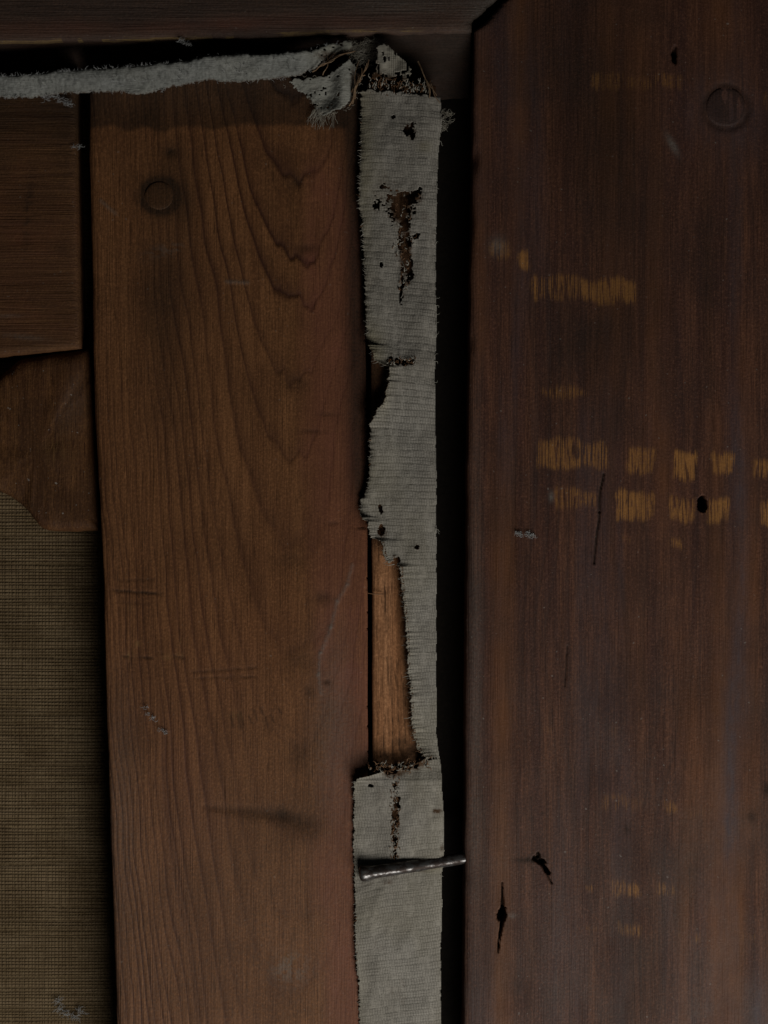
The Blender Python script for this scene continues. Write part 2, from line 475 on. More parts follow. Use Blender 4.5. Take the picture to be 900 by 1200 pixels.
# worn scrapes
def patch(x0, y0, x1, y1, k, f=7):
    jx = (fbm(X * .08, Y * .06, 3, 55) - .5) * 9
    s = sst(x0 - f * .7, x0 + f * .7, X + jx) * (1 - sst(x1 - f * .7, x1 + f * .7, X + jx)) * sst(y0 - f, y0 + f, Y + (vnoise(X * .3, Y * 0, 5) - .5) * 4 + (vnoise(X * .06, Y * 0, 15) - .5) * 8) * (1 - sst(y1 - f, y1 + f, Y + (vnoise(X * .3, Y * 0, 6) - .5) * 4 + (vnoise(X * .06, Y * 0, 16) - .5) * 8))
    return k * s
for p in [(622, 324, 690, 352, .58), (682, 326, 745, 356, .85), (607, 292, 620, 316, .8), (572, 278, 598, 304, .45), (694, 83, 706, 106, .7), (706, 86, 800, 106, .46),
          (632, 454, 688, 467, .58), (628, 515, 712, 549, .62), (735, 521, 768, 555, .66), (789, 527, 817, 561, .92), (832, 531, 860, 557, .8), (881, 540, 910, 561, .65),
          (648, 573, 700, 597, .5), (722, 574, 767, 609, .74), (785, 581, 815, 610, .74), (828, 584, 854, 614, .82), (893, 588, 915, 618, .85), (781, 629, 800, 643, .5), (727, 627, 742, 637, .36),
          (705, 931, 752, 951, .36), (771, 938, 796, 955, .5), (808, 945, 830, 958, .3), (686, 1033, 699, 1048, .55), (715, 1033, 750, 1050, .58), (768, 1036, 791, 1052, .52),
          (685, 1081, 700, 1096, .42), (722, 1081, 752, 1097, .5), (790, 1090, 800, 1100, .3), (811, 1092, 822, 1106, .42), (868, 1095, 890, 1106, .3), (632, 850, 648, 862, .34), (715, 850, 726, 864, .3),
          (596, 508, 606, 517, .4), (610, 230, 650, 240, .22), (893, 108, 905, 132, .35)]:
    wear = np.maximum(wear, patch(*p))
n1 = fbm(X * 0.02, Y * 0.0015, 3, 21); n2 = fbm(X * 0.03, Y * 0.002, 3, 31)
red += 0.75 * np.exp(-((X - (588 - (Y - 600) * 0.002)) / 13) ** 2) * sst(420, 700, Y) * (0.5 + n1)
red += 0.55 * np.exp(-((X - 563) / 8) ** 2) * (1 - sst(380, 460, Y)) + 0.35 * np.exp(-((X - 603) / 9) ** 2) * (1 - sst(300, 420, Y))
red += 0.6 * np.exp(-((X - (838 + (Y - 600) * .01)) / 11) ** 2) * sst(380, 700, Y) * (n1 + .2)
red += 0.5 * np.exp(-((X - 862) / 14) ** 2) * sst(900, 1050, Y) + 0.4 * np.exp(-((X - 845) / 25) ** 2) * (1 - sst(60, 240, Y))
red += 0.45 * np.exp(-((X - 800) / 7) ** 2) * sst(500, 700, Y) * (n2 + .2)
red += sst(0.55, 0.75, n1) * 0.5
cool += 0.75 * np.exp(-((X - 858) / 11) ** 2) * sst(740, 900, Y) * (1 - sst(970, 1040, Y)) + 0.5 * np.exp(-((X - 868) / 10) ** 2) * (1 - sst(800, 900, Y)) * sst(420, 560, Y)
cool += 0.6 * gauss(X, Y, 895, 1185, 25, 40) + 0.22 * sst(0.52, 0.72, n2) + 0.35 * gauss(X, Y, 560, 1180, 14, 50) + .35 * gauss(X, Y, 845, 130, 60, 50)
dirt += 0.55 * gauss(X, Y, 715, 200, 55, 130) + 0.45 * gauss(X, Y, 660, 60, 90, 110) + 0.4 * gauss(X, Y, 680, 390, 60, 60) + .3 * gauss(X, Y, 830, 330, 10, 190)
dirt += 0.25 * sst(0.5, 0.75, fbm(X * .01, Y * .006, 4, 44))
dust += 0.75 * gauss(X, Y, 788, 170, 4, 13, -0.5) + 0.5 * gauss(X, Y, 583, 288, 9, 11) + 0.75 * gauss(X, Y, 646, 582, 3, 6) + .3 * gauss(X, Y, 557, 800, 8, 300)
dust += 0.26 * sst(560, 1150, Y) * fbm(X * .03, Y * .02, 3, 9)
dust += 0.5 * gauss(X, Y, 600, 1073, 5, 3)
ring = X / 17 + fbm(X * .01, Y * .002, 3, 12) * 5 + 0.0008 * Y
cool = cool * (0.25 + 1.3 * fbm(X * .09, Y * .012, 3, 78)) * (.6 + .8 * (fbm(X * .3, Y * .1, 2, 79) - .1))
att = dict(ring=ring, ringk=fbm(X * .02, Y * .004, 2, 77), dirt=np.clip(dirt, 0, 1), wear=wear, red=np.clip(red, 0, .9), dust=np.clip(dust, 0, 1), cool=np.clip(cool, 0, .85))
side_rail = new_obj('side_rail', field_mesh('side_rail', X, Y, Z, ZT, zbot=-0.030, attrs=att), None, M_frame)
under(side_rail, frame)

def disc(name, cx, cy, rad, z, mat, par, thick=1.0, dome=0.0, n=40):
    bm = bmesh.new(); V = []
    c = Vector(PX(cx, cy, z))
    prof = [(0.0, dome), (0.5, dome * .8), (0.86, dome * 0.1), (0.97, -0.10 * MM), (1.0, -0.35 * MM), (1.0, -thick * MM)]
    rings = []
    for rr, zz in prof[1:]:
        rings.append([bm.verts.new(c + Vector((math.cos(6.28318 * i / n) * rad * S * rr * (1 + .03 * math.sin(3 * i * 6.28 / n + cx)), math.sin(6.28318 * i / n) * rad * S * rr * (1 + .03 * math.cos(2 * i * 6.28 / n)), zz))) for i in range(n)])
    top = bm.verts.new(c + Vector((0, 0, prof[0][1])))
    for i in range(n): bm.faces.new((top, rings[0][i], rings[0][(i + 1) % n]))
    for a, b in zip(rings[:-1], rings[1:]):
        for i in range(n): bm.faces.new((a[i], b[i], b[(i + 1) % n], a[(i + 1) % n]))
    me = bpy.data.meshes.new(name); bm.to_mesh(me); bm.free()
    for p in me.polygons: p.use_smooth = True
    o = new_obj(name, me, par, mat)
    return o
def set_attr(o, **kw):
    for k, v in kw.items():
        a_ = o.data.attributes.new(k, 'FLOAT', 'POINT')
        a_.data.foreach_set('value', np.full(len(o.data.vertices), v, dtype=np.float32))
o = disc('wooden_plug', 851, 125, 24, ZT + 0.06 * MM, M_frame, side_rail, 1.6)
set_attr(o, dirt=.5, cool=.3)

# top rail
U, Yv = grid(-90, 600, -85, 45)
nx = int(690 / STEP); ny = int(135 / STEP)
X = np.linspace(-90, 1, nx)[None, :].repeat(ny, 0) * 0 + np.linspace(0, 1, nx)[None, :]
V = np.linspace(0, 1, ny)[:, None].repeat(nx, 1)
Ybot0 = interp([(-90, 51), (0, 49), (120, 46), (300, 43), (450, 38), (560, 36), (700, 36)])
Yt = -85 + V * (46 + 85)
Rr = np.where(Yt < 36, 555 + (36 - Yt) * (592 - 555) / 36.0 - 5 + (fbm(Yt * .2, Yt * 0 + 2, 3, 6) - .5) * 6, 553)
X = -90 + (Rr + 90) * X
Yb = Ybot0(X) + (fbm(X * .05, X * 0, 3, 3) - .5) * 3
Y = -85 + V * (Yb + 85)
e = Yb - Y
Z = np.full_like(X, ZT) - 0.8 * MM * np.exp(-e / 3.5) + (fbm(X * .004, Y * .02, 3, 15) - .5) * .6 * MM - 0.6 * MM * np.exp(-(Rr - X) / 4)
wear = np.exp(-e / 2.5) * .7 * (fbm(X * .03, Y * 0, 3, 8) > .45) * (1 - sst(300, 360, X)) + np.exp(-((e - 3) / 3) ** 2) * .5 * sst(300, 340, X) * (1 - sst(480, 520, X))  # broken yellow line along the rail's lower edge
dust = 0.45 * gauss(X, Y, 575, 8, 35, 18, -0.6) + 0.25 * gauss(X, Y, 470, 5, 60, 14) + 0.15
red = 0.7 * np.exp(-((e - 14) / 10) ** 2) * fbm(X * .01, Y * .05, 3, 19)
dirt = 0.3 * fbm(X * .02, Y * .08, 3, 29) + .3 * (1 - sst(0, 200, X)) * sst(.4, .7, fbm(X * .01, Y * .02, 2, 4)) + 0.8 * np.exp(-(Rr - X) / 6)
att = dict(ring=Y / 9 + fbm(X * .004, Y * .02, 3, 4) * 3, ringk=0.5 + 0 * X, dirt=np.clip(dirt, 0, 1), wear=wear, red=np.clip(red, 0, .7), dust=np.clip(dust, 0, 1))
top_rail = new_obj('top_rail', field_mesh('top_rail', X, Y, Z, ZT, zbot=-0.030, attrs=att), None, M_frame_h)
under(top_rail, frame)
# sloping inner edge of the top rail, dropping behind the stretcher
nx = 300; ny = 24
X = np.linspace(-90, 552, nx)[None, :].repeat(ny, 0); V = np.linspace(0, 1, ny)[:, None].repeat(nx, 1)
y0 = Ybot0(X) + .5
Y = y0 + V * (36 + 34 * sst(428, 436, X))
Z = (11.0 - (9.5 + 3.0 * sst(428, 436, X)) * V ** 0.8) * MM + (fbm(X * .03, Y * .08, 3, 16) - .5) * .8 * MM
Z = np.where(V < .02, 11.2 * MM, Z)
att = dict(ring=Y / 7, ringk=.4 + 0 * X, dirt=np.clip(.35 + .5 * fbm(X * .02, Y * .05, 3, 17) + .32 * sst(400, 450, X), 0, .92), wear=0 * X, red=.1 + 0 * X, dust=.22 * fbm(X * .05, Y * .05, 3, 18) - .10 * sst(400, 440, X))  # colour darkens towards the frame corner
o = new_obj('inner_edge', field_mesh('inner_edge', X, Y, Z, 8 * MM, depth=.6 * MM, attrs=att), None, M_frame_h)
o.parent = top_rail
# rabbet ledges that the painting rests on
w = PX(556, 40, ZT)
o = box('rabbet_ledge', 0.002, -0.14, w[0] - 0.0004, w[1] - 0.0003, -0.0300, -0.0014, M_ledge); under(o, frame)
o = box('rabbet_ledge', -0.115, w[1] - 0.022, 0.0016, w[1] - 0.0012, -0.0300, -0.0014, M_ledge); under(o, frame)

# ------------------------------------------------------------------ the painting's canvas, seen from behind
U, Y = grid(-90, 432, 95, 1290, 5)
X = -95 + (432 + 95) * U
Z = (fbm(X * .008, Y * .006, 3, 51) - .5) * 0.8 * MM
cv = new_obj('painting_canvas', field_mesh('painting_canvas', X, Y, Z - 0.2 * MM, 0, depth=0.9 * MM), None, M_canvas)
tag(cv, 'coarse brown linen canvas seen from behind, below the rounded wooden wedge', 'canvas')

# ------------------------------------------------------------------ stretcher: side bar and top bar
stretcher = thing('stretcher', 'aged pine stretcher of two bars meeting at a slot beside the grey cloth tape', 'stretcher')
SL = interp([(95, 105), (180, 104.5), (300, 107), (410, 109), (520, 113), (640, 119.5), (780, 123.5), (900, 127), (1050, 132), (1200, 137), (1300, 141)])
SR = interp([(95, 424), (400, 428), (500, 429.5), (640, 430.5), (900, 431), (1300, 433)])
U, Y = grid(105, 430, 84, 1290)
Lx = SL(Y) + (fbm(Y * .02, Y * 0, 3, 61) - .5) * 2.5
Rx = SR(Y) + (fbm(Y * .02, Y * 0 + 5, 3, 62) - .5) * 1.5
X = Lx + (Rx - Lx) * U
eL = X - Lx; eR = Rx - X
# growth rings of a flat-sawn board: nested parabolas opening upwards about x = 350
warp = (fbm(X * .015, Y * .006, 3, 71) - .5)
d = X - 350 + warp * 26
Y0 = Y + np.where(d < 0, 0.034, 0.065) * np.clip(np.abs(d) - 8, 0, None) ** 2 + warp * 60 + (fbm(X * .05, Y * .02, 3, 72) - .5) * 12 + (fbm(X * .11, Y * .03, 2, 74) - .5) * 34 * gauss(X, Y, 355, 500, 42, 600)
ring = np.interp(Y0, [0, 222, 298, 364, 454, 534, 656, 776, 892, 5000], [-2.6, 0, 1, 2, 3, 4, 5, 6, 7, 46])
ring = ring + 0.55 * (vnoise(ring * 1.7, ring * 0, 75) - .5)
ringk = 0.75 + 0.5 * (fbm(X * .01, Y * .003, 2, 73) - .5)
ringk *= np.where(X > 370, 0.6, 1.0) * (1 - 0.6 * sst(950, 1050, Y) * sst(240, 290, X))
ringk *= (1 - .75 * gauss(X, Y, 150, 300, 45, 220)) * (1 - .5 * gauss(X, Y, 170, 600, 50, 100))
ringk *= 0.45 + 1.0 * vnoise(np.floor(ring) + .5, Y * .006, 76)
ringk *= 1 + .5 * gauss(X, Y, 315, 330, 70, 230)
ringk *= 1 - .72 * gauss(X, Y, 330, 860, 75, 260)
ringk = np.maximum(ringk, .9 * gauss(X, Y, 165, 1000, 30, 230) * fbm(X * .06, Y * .003, 2, 96) * 1.5)
Z = np.full_like(X, ZT) + (fbm(X * .01, Y * .004, 3, 63) - .5) * 0.6 * MM
fr = ring + 0.05
f = fr - np.floor(fr)
Z -= 0.13 * MM * np.exp(-((f - .92) / .1) ** 2) * ringk
Z -= 0.7 * MM * np.exp(-eL / 3.0)
round_k = 1.9 * (1 - sst(590, 650, Y)) + 0.35
Z -= round_k * MM * np.exp(-(eR / np.where(Y < 620, 7.0, 3.0)) ** 1.3)
dirt = np.zeros_like(X); red = np.zeros_like(X); dust = np.zeros_like(X); wear = np.zeros_like(X)
# shadow band painted beside the tape; stain along the top, around the nail, soft bruise
dirt += 0.9 * (1 - sst(146, 153, Y + (vnoise(X * .05, Y * 0, 3) - .5) * 12)) * (0.6 + .4 * fbm(X * .03, Y * .03, 3, 64))
dirt += 0.95 * np.exp(-(eR / 22) ** 3) * (1 - sst(560, 640, Y)) + 0.3 * np.exp(-(eR / 30) ** 2) * (1 - sst(500, 640, Y))  # shadow band of the tape, put into the bar's colour
dirt += 0.7 * gauss(X, Y, 187, 230, 30, 26) + .45 * gauss(X, Y, 218, 245, 14, 40) + .45 * gauss(X, Y, 190, 340, 30, 70) + .35 * gauss(X, Y, 195, 420, 28, 110)
dirt += .35 * gauss(X, Y, 200, 190, 20, 30)
# dent at the lower right, knots and a painted shadow patch
dd, t = segdist(X, Y, (240, 945), (330, 955)); bru = np.exp(-(dd / (4 + 6 * t)) ** 2) * (0.3 + .6 * t)
dirt += 0.75 * bru; Z -= 0.5 * MM * bru
b2 = gauss(X, Y, 352, 962, 22, 13, 0.3); dirt += .6 * b2; Z -= .6 * MM * b2
for cx, cy, rx, ry, k in ((378, 700, 10, 7, .6), (383, 799, 5, 3, .7), (362, 810, 6, 8, .5), (350, 885, 13, 16, .45), (345, 215, 14, 10, .5), (340, 655, 16, 10, .35), (350, 775, 18, 14, .4), (360, 290, 10, 5, .5), (350, 450, 14, 10, .35),
                          (390, 613, 7, 3, .5), (200, 178, 9, 7, .6), (365, 505, 14, 3, .4), (384, 485, 12, 3, .35), (430, 892, 22, 14, .8)):  # last patch paints the shadow cast by the tape fold
    g = gauss(X, Y, cx, cy, rx, ry); dirt += k * g; Z -= .25 * MM * k * g
# saw marks and crayon-like rubs
for x0, y0, x1, y1, k in ((132, 692, 190, 696, .75), (145, 769, 178, 771, .6), (185, 765, 220, 772, .55), (225, 788, 300, 782, .4), (228, 795, 300, 793, .35), (140, 680, 180, 679, .3), (143, 706, 170, 707, .3)):
    dd, t = segdist(X, Y, (x0, y0), (x1, y1)); g = np.exp(-(dd / 1.7) ** 2) * sst(.2, .6, fbm(X * .12, Y * .3, 3, 92)) * 1.2; dirt += k * g; Z -= .2 * MM * k * g
for i in range(9):
    xx = 270 + i * 7 + random.uniform(-2, 2); yy = 835 + random.uniform(-6, 6)
    dd, t = segdist(X, Y, (xx, yy), (xx + 3, yy + random.uniform(6, 16))); dirt += .55 * np.exp(-(dd / 1.4) ** 2)
for cx, cy in ((152, 768), (162, 755), (195, 770), (212, 768), (215, 752), (150, 712)):
    wear += 0.45 * gauss(X, Y, cx, cy, 9, 6)
wear += .4 * gauss(X, Y, 277, 838, 18, 9) + .3 * gauss(X, Y, 355, 285, 8, 5) + .35 * gauss(X, Y, 340, 1125, 14, 18) + .3 * gauss(X, Y, 385, 975, 10, 10)
dust += .45 * gauss(X, Y, 340, 1135, 20, 16) * (fbm(X * .2, Y * .2, 3, 66) > .48) + .35 * gauss(X, Y, 195, 293, 22, 7, -.25) * (fbm(X * .15, Y * .3, 2, 67) > .5)
# scar running down the right part
for pts in ([(413, 662), (407, 685), (395, 705)], [(375, 765), (373, 790), (376, 812)], [(395, 705), (388, 735), (376, 765)], [(265, 330), (290, 331)], [(118, 235), (135, 250)]):
    for p, q in zip(pts[:-1], pts[1:]):
        dd, t = segdist(X, Y, p, q); g = np.exp(-(dd / 2.2) ** 2); dust += .38 * g; Z += .10 * MM * g
dust += 0.30 * gauss(X, Y, 392, 840, 26, 110) + 0.17 * sst(700, 1100, Y) + .15 * (1 - sst(95, 150, Y)) + .15 * gauss(X, Y, 140, 930, 22, 140)
n1 = fbm(X * .02, Y * .006, 3, 68)
red += 0.85 * sst(350, 392, X + (n1 - .5) * 60) * sst(120, 260, Y) * (0.55 + .6 * n1)
red += 0.22 * sst(500, 1000, Y) * fbm(X * .01, Y * .004, 3, 69)
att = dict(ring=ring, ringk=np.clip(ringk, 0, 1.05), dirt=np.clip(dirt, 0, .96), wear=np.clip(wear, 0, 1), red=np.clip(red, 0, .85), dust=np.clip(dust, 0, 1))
r = np.hypot(X - 187, Y - 229)
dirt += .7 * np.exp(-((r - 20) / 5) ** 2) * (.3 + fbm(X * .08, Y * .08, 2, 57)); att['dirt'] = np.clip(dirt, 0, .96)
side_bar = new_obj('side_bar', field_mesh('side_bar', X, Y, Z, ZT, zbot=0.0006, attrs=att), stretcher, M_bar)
o = disc('round_plug', 187, 229, 17.5, ZT + .10 * MM, M_bar, side_bar, 1.5, 0.02 * MM)
set_attr(o, dirt=.8)

U, Y = grid(-90, 90, 84, 412)
V = (Y - 84) / (412 - 84)
Rx = np.interp(Y, [84, 300, 412], [88, 90, 93]) + (fbm(Y * .03, Y * 0, 3, 81) - .5) * 2
X = -95 + (Rx + 95) * U
Yb = np.interp(X, [-95, 0, 30, 93], [419, 416, 413, 407]) + (fbm(X * .04, X * 0, 3, 82) - .5) * 2
Y = 84 + V * (Yb - 84)
Z = np.full_like(X, ZT - .3 * MM) + (fbm(X * .004, Y * .02, 3, 83) - .5) * .7 * MM - .7 * MM * np.exp(-(Rx - X) / 3) - .7 * MM * np.exp(-(Yb - Y) / 3)
Z += (fbm(X * .006, Y * .15, 3, 84) - .5) * .2 * MM
dirt = .55 * (1 - sst(130, 200, Y)) + .3 * fbm(X * .015, Y * .04, 3, 85) + .55 * gauss(X, Y, 33, 245, 5, 45, 0.08) * (vnoise(X * .1, Y * .25, 2) > .35) + .3 * gauss(X, Y, 72, 290, 12, 8)
dust = .3 * gauss(X, Y, 30, 395, 25, 3, .1) + .25 * gauss(X, Y, 10, 370, 15, 2) + .03
red = .3 * gauss(X, Y, 20, 300, 60, 90) + .2
att = dict(ring=Y / 13 + fbm(X * .004, Y * .02, 3, 86) * 3, ringk=fbm(X * .01, Y * .02, 2, 87), dirt=np.clip(dirt, 0, 1), wear=0 * X, red=red, dust=dust)
new_obj('top_bar', field_mesh('top_bar', X, Y, Z, ZT, zbot=0.0006, attrs=att), stretcher, M_top)

# ------------------------------------------------------------------ rounded corner wedge
out = [(24, 419), (62, 413), (104, 407), (108, 450), (110, 520), (115, 610), (114.5, 622), (84, 623), (62, 622.5), (48, 619), (39, 610), (30, 598), (12, 583), (-12, 570), (-28, 550), (-34, 515), (-28, 475), (-10, 448), (8, 432)]
zw = 8.5 * MM
rv = []
n = len(out)
for i in range(n):           # smooth outline (Catmull-Rom), corners kept
    p0, p1, p2, p3 = [np.array(out[(i + j - 1) % n], float) for j in range(4)]
    sharp = i in (0, 1, 2, 3, 4, 5, 6, 7)
    for t in np.arange(0, 1, 0.2):
        if sharp: q = p1 + (p2 - p1) * t
        else: q = 0.5 * ((2 * p1) + (-p0 + p2) * t + (2 * p0 - 5 * p1 + 4 * p2 - p3) * t * t + (-p0 + 3 * p1 - 3 * p2 + p3) * t ** 3)
        rv.append(q + (rng.random(2) - .5) * 0.9)
rv = np.array(rv); cen = rv.mean(0)
layers = [(0.0, 0.2), (0.3, 0.25), (0.6, .1), (0.85, 0.0), (0.93, -0.3), (0.97, -0.9), (0.99, -1.8), (1.0, -3.0), (1.0, -8.3)]
NV = len(rv); V = []; A = []
for k, dz in layers:
    for j, p in enumerate(rv):
        q = cen + (p - cen) * k
        V.append(PX(q[0], q[1], zw)); x, y, z = V[-1]
        nz = 0 if k in (0, 1.0) else float(fbm(np.array(q[0] * .06), np.array(q[1] * .06), 3, 91) - .5) * 1.6
        V[-1] = (x, y, zw + (dz + nz) * MM); A.append(q)
Q = []
for a in range(len(layers) - 1):
    for j in range(NV):
        Q.append((a * NV + j, (a + 1) * NV + j, (a + 1) * NV + (j + 1) % NV, a * NV + (j + 1) % NV))
A = np.array(A)
me = mesh_np('corner_wedge', np.array(V), np.array(Q)[:, ::-1].copy(), dict(ring=A[:, 0] / 14, ringk=0 * A[:, 0] + .6, dirt=.4 * gauss(A[:, 0], A[:, 1], 40, 600, 40, 25) + .3 * gauss(A[:, 0], A[:, 1], 50, 420, 50, 15), wear=.35 * gauss(A[:, 0], A[:, 1], 65, 520, 30, 40), red=.2 + 0 * A[:, 0], dust=.01 + .2 * gauss(A[:, 0], A[:, 1], 88, 470, 12, 30)))  # colour darker along the top and lower left edges
bmx = bmesh.new(); bmx.from_mesh(me); bmesh.ops.remove_doubles(bmx, verts=bmx.verts[:], dist=1e-7); bmesh.ops.recalc_face_normals(bmx, faces=bmx.faces[:]); bmx.to_mesh(me); bmx.free()
wedge = new_obj('corner_wedge', me, None, M_wedge)
tag(wedge, 'rounded brown wooden corner wedge tucked between the two bars, on the canvas', 'wedge')

# ------------------------------------------------------------------ batten under the tape
U, Y = grid(434, 514, 98, 1290, 1.6)
Lx = np.interp(Y, [46, 640, 900, 1290], [433, 435.5, 436.5, 437]) + (fbm(Y * .03, Y * 0, 3, 101) - .5) * 1.2
Rx = np.interp(Y, [46, 300, 1290], [512, 507, 512])
X = Lx + (Rx - Lx) * U
Z = np.full_like(X, ZT - .7 * MM) + (fbm(X * .06, Y * .008, 3, 102) - .5) * .5 * MM - .6 * MM * np.exp(-(X - Lx) / 2.0) - 2.0 * MM * np.exp(-(Rx - X) / 5)
Z += (fbm(X * .35, Y * .015, 2, 103) - .5) * .2 * MM
dirt = 0.92 * (1 - sst(560, 640, Y)) + .85 * sst(862, 900, Y + (vnoise(X * .1, Y * .1, 3) - .5) * 24 + (X - 440) * .35) + .5 * gauss(X, Y, 441, 632, 9, 12)  # upper part: dirt and painted shade under the tape; lower end dirty
dirt += .35 * np.exp(-((X - 437) / 2.5) ** 2) + .35 * sst(462, 478, X - (Y - 660) * .06)  # darker left edge; shadow of the torn tape edge painted on the right
for x0, y0, x1, y1, k in ((449, 680, 455, 735, .6), (445, 735, 446, 770, .5), (453, 770, 456, 815, .75), (458, 770, 460, 890, .8), (464, 775, 468, 880, .85), (447, 790, 446, 815, .6), (454, 830, 455, 870, .6), (441, 650, 442, 690, .4), (442, 770, 443, 800, .4), (469, 690, 462, 730, .5), (450, 705, 452, 740, .5), (472, 800, 474, 870, .6), (441, 820, 442, 860, .45), (449, 850, 450, 885, .5)):
    dd, t = segdist(X + (vnoise(X * 0, Y * .07, 6) - .5) * 2, Y, (x0, y0), (x1, y1)); g = np.exp(-(dd / 1.1) ** 2) * (.4 + .8 * vnoise(X * 0, Y * .2, 7)); dirt += k * g; Z -= .2 * MM * g
att = dict(ring=X / 9 + fbm(X * .02, Y * .004, 3, 104) * 2, ringk=.6 + 0 * X, dirt=np.clip(dirt, 0, .93), wear=0 * X, red=.1 + 0 * X, dust=0 * X)
batten = new_obj('wood_batten', field_mesh('wood_batten', X, Y, Z, ZT, zbot=0.0002 - 0.0016, attrs=att), None, M_batten)
tag(batten, 'narrow strip of raw orange wood showing through the tear in the grey tape', 'batten')
tb = Tubes(); tb.px(wiggle((431, 695, 12.1), (449, 696, 11.9), 5, .5, .1), .55)
tb.build('stray_hair', M_brown, batten)

# ------------------------------------------------------------------ grey cloth tape down the side
tape = thing('cloth_tape', 'grey ribbed cloth tape, torn and holed, covering the narrow batten beside the gap', 'tape')
TL = interp([(98, 422), (130, 422), (180, 421), (220, 419.5), (240, 419), (256, 423), (300, 425), (340, 427), (380, 428), (404, 431), (414, 436), (422, 438), (428, 449), (431, 457), (440, 456), (452, 453), (470, 450), (479, 443), (490, 436), (500, 433), (545, 432), (572, 430), (584, 423), (600, 421), (609, 424), (612, 430), (630, 434), (634, 446), (650, 449), (660, 454), (664, 468), (690, 470), (715, 473), (745, 476), (785, 477), (805, 480), (840, 481), (866, 484), (880, 491), (888, 499), (893, 490), (897, 478), (902, 458), (906, 440), (911, 418), (916, 414), (1000, 414), (1050, 415.5), (1100, 416), (1130, 417), (1150, 420), (1300, 421)])
TR = interp([(98, 514), (120, 517), (140, 519), (155, 517), (185, 514), (260, 512), (330, 511), (385, 512.5), (440, 510), (560, 512), (860, 512), (884, 515), (905, 518), (960, 521), (1005, 521), (1030, 518), (1060, 519), (1110, 517), (1300, 518)])
st = 0.85
xs = np.arange(404, 530, st); ys = np.arange(98, 1288, st)
X, Y = np.meshgrid(xs, ys)
PITCH = 8.0
bow = np.interp(Y, [98, 200, 330, 420, 520, 900, 1000, 1040, 1120, 1290], [0.05, 0.02, 0.06, 0.14, 0.02, -0.01, -0.05, -0.17, -0.12, -0.1])
wy = Y - bow * (X - 470) + (fbm(X * .02, Y * .015, 2, 111) - .5) * 5
tt = wy / PITCH + np.interp(Y, [100, 600, 900, 1290], [0, 0, 3, 8]) * .25
row = np.floor(tt); fr = tt - row
amp = np.interp(Y, [98, 300, 600, 700, 900, 1000, 1290], [1.0, 1.15, 1.1, .8, .6, .7, .65]) * (0.25 + 1.45 * fbm(X * .05, Y * .05, 3, 112))
rib = np.sin(np.pi * fr) ** 0.55
colu = (X + (fbm(X * .02, Y * .05, 2, 113) - .5) * 5) / 3.1 + 0.5 * (row % 2)
fc = colu - np.floor(colu)
cord = np.sin(np.pi * fc) ** .6
hsh = vnoise(np.floor(colu) * 1.0 + .5, row * 1.0 + .5, 7)
relief = 0.035 * amp * (rib - 1) + 0.055 * (cord - 1) * (0.5 + .5 * amp) + 0.06 * (hsh - .5)
Lb = TL(Y); Rb = TR(Y)
jag = (vnoise(X * 0, Y * 0.30, 9) - .5) * 3.6 + (vnoise(X * 0, Y * .9, 19) - .5) * 2.2
tear = ((Y > 404) & (Y < 500)) | ((Y > 606) & (Y < 915))
jag = jag * np.where(tear, 1.25, 0.8) + np.where(Y > 1130, 1.4 * (vnoise(X * 0, Y * .5, 29) - .5) * 2, 0)
jr = (vnoise(X * 0, Y * .2, 39) - .5) * 1.2
eL = X - (Lb + jag); eR = (Rb + jr) - X
topy = 105 + (X - 420) * .075 + (vnoise(X * .35, Y * 0, 49) - .5) * 5
inside = (eL > 0) & (eR > 0) & (Y > topy)
# holes and worn through places
def blob(cx, cy, rx, ry, ang=0, rag=1.15):
    c, s = math.cos(ang), math.sin(ang)
    u = (X - cx) * c + (Y - cy) * s; v = -(X - cx) * s + (Y - cy) * c
    return np.hypot(u / rx, v / ry) + (fbm(X * .33, Y * .33, 3, 121) - .5) * rag * 2
holes = np.full_like(X, 9.0)
for h in ((480, 152, 5, 6.5, .4), (484, 159, 3, 4, 0), (468, 239, 12, 13), (480, 233, 10, 8, -.5), (441, 241, 3, 4), (449, 218, 3, 2.5), (474, 262, 5, 9), (486, 227, 8, 4, -.5), (470, 280, 3, 12), (478, 283, 3.5, 10), (476, 308, 4, 14), (480, 318, 3, 11), (472, 330, 2, 6), (470, 345, 1.5, 8),
          (487, 277, 4, 2.5, -.5), (461, 137, 2, 1.6), (447, 311, 1.6, 2.6), (486, 250, 2, 2),
          (466, 424, 3, 3), (474, 425, 3, 2.5), (482, 424, 2, 2.5), (458, 420, 2, 3),
          (447, 622, 3, 5, .3), (446, 596, 1.8, 4), (489, 640, 2.5, 2.5), (465, 655, 4, 2.6, .4), (461, 660, 2.5, 2),
          (463, 922, 2, 4), (466, 938, 2.2, 5), (463, 955, 3, 5), (465, 964, 2.6, 4), (461, 972, 2, 4), (463, 985, 2.2, 5), (463, 1000, 1.4, 6), (466, 945, 3, 2), (436, 921, 1.6, 1.4), (433, 920, 1.3, 1.4),
          (504, 889, 1.4, 1.2), (508, 889, 1.4, 1.2), (511, 889, 1.4, 1.1), (463, 903, 4, 3), (455, 905, 2.6, 2), (481, 895, 2.4, 3), (488, 897, 2.2, 3.5)):
    holes = np.minimum(holes, blob(*h))
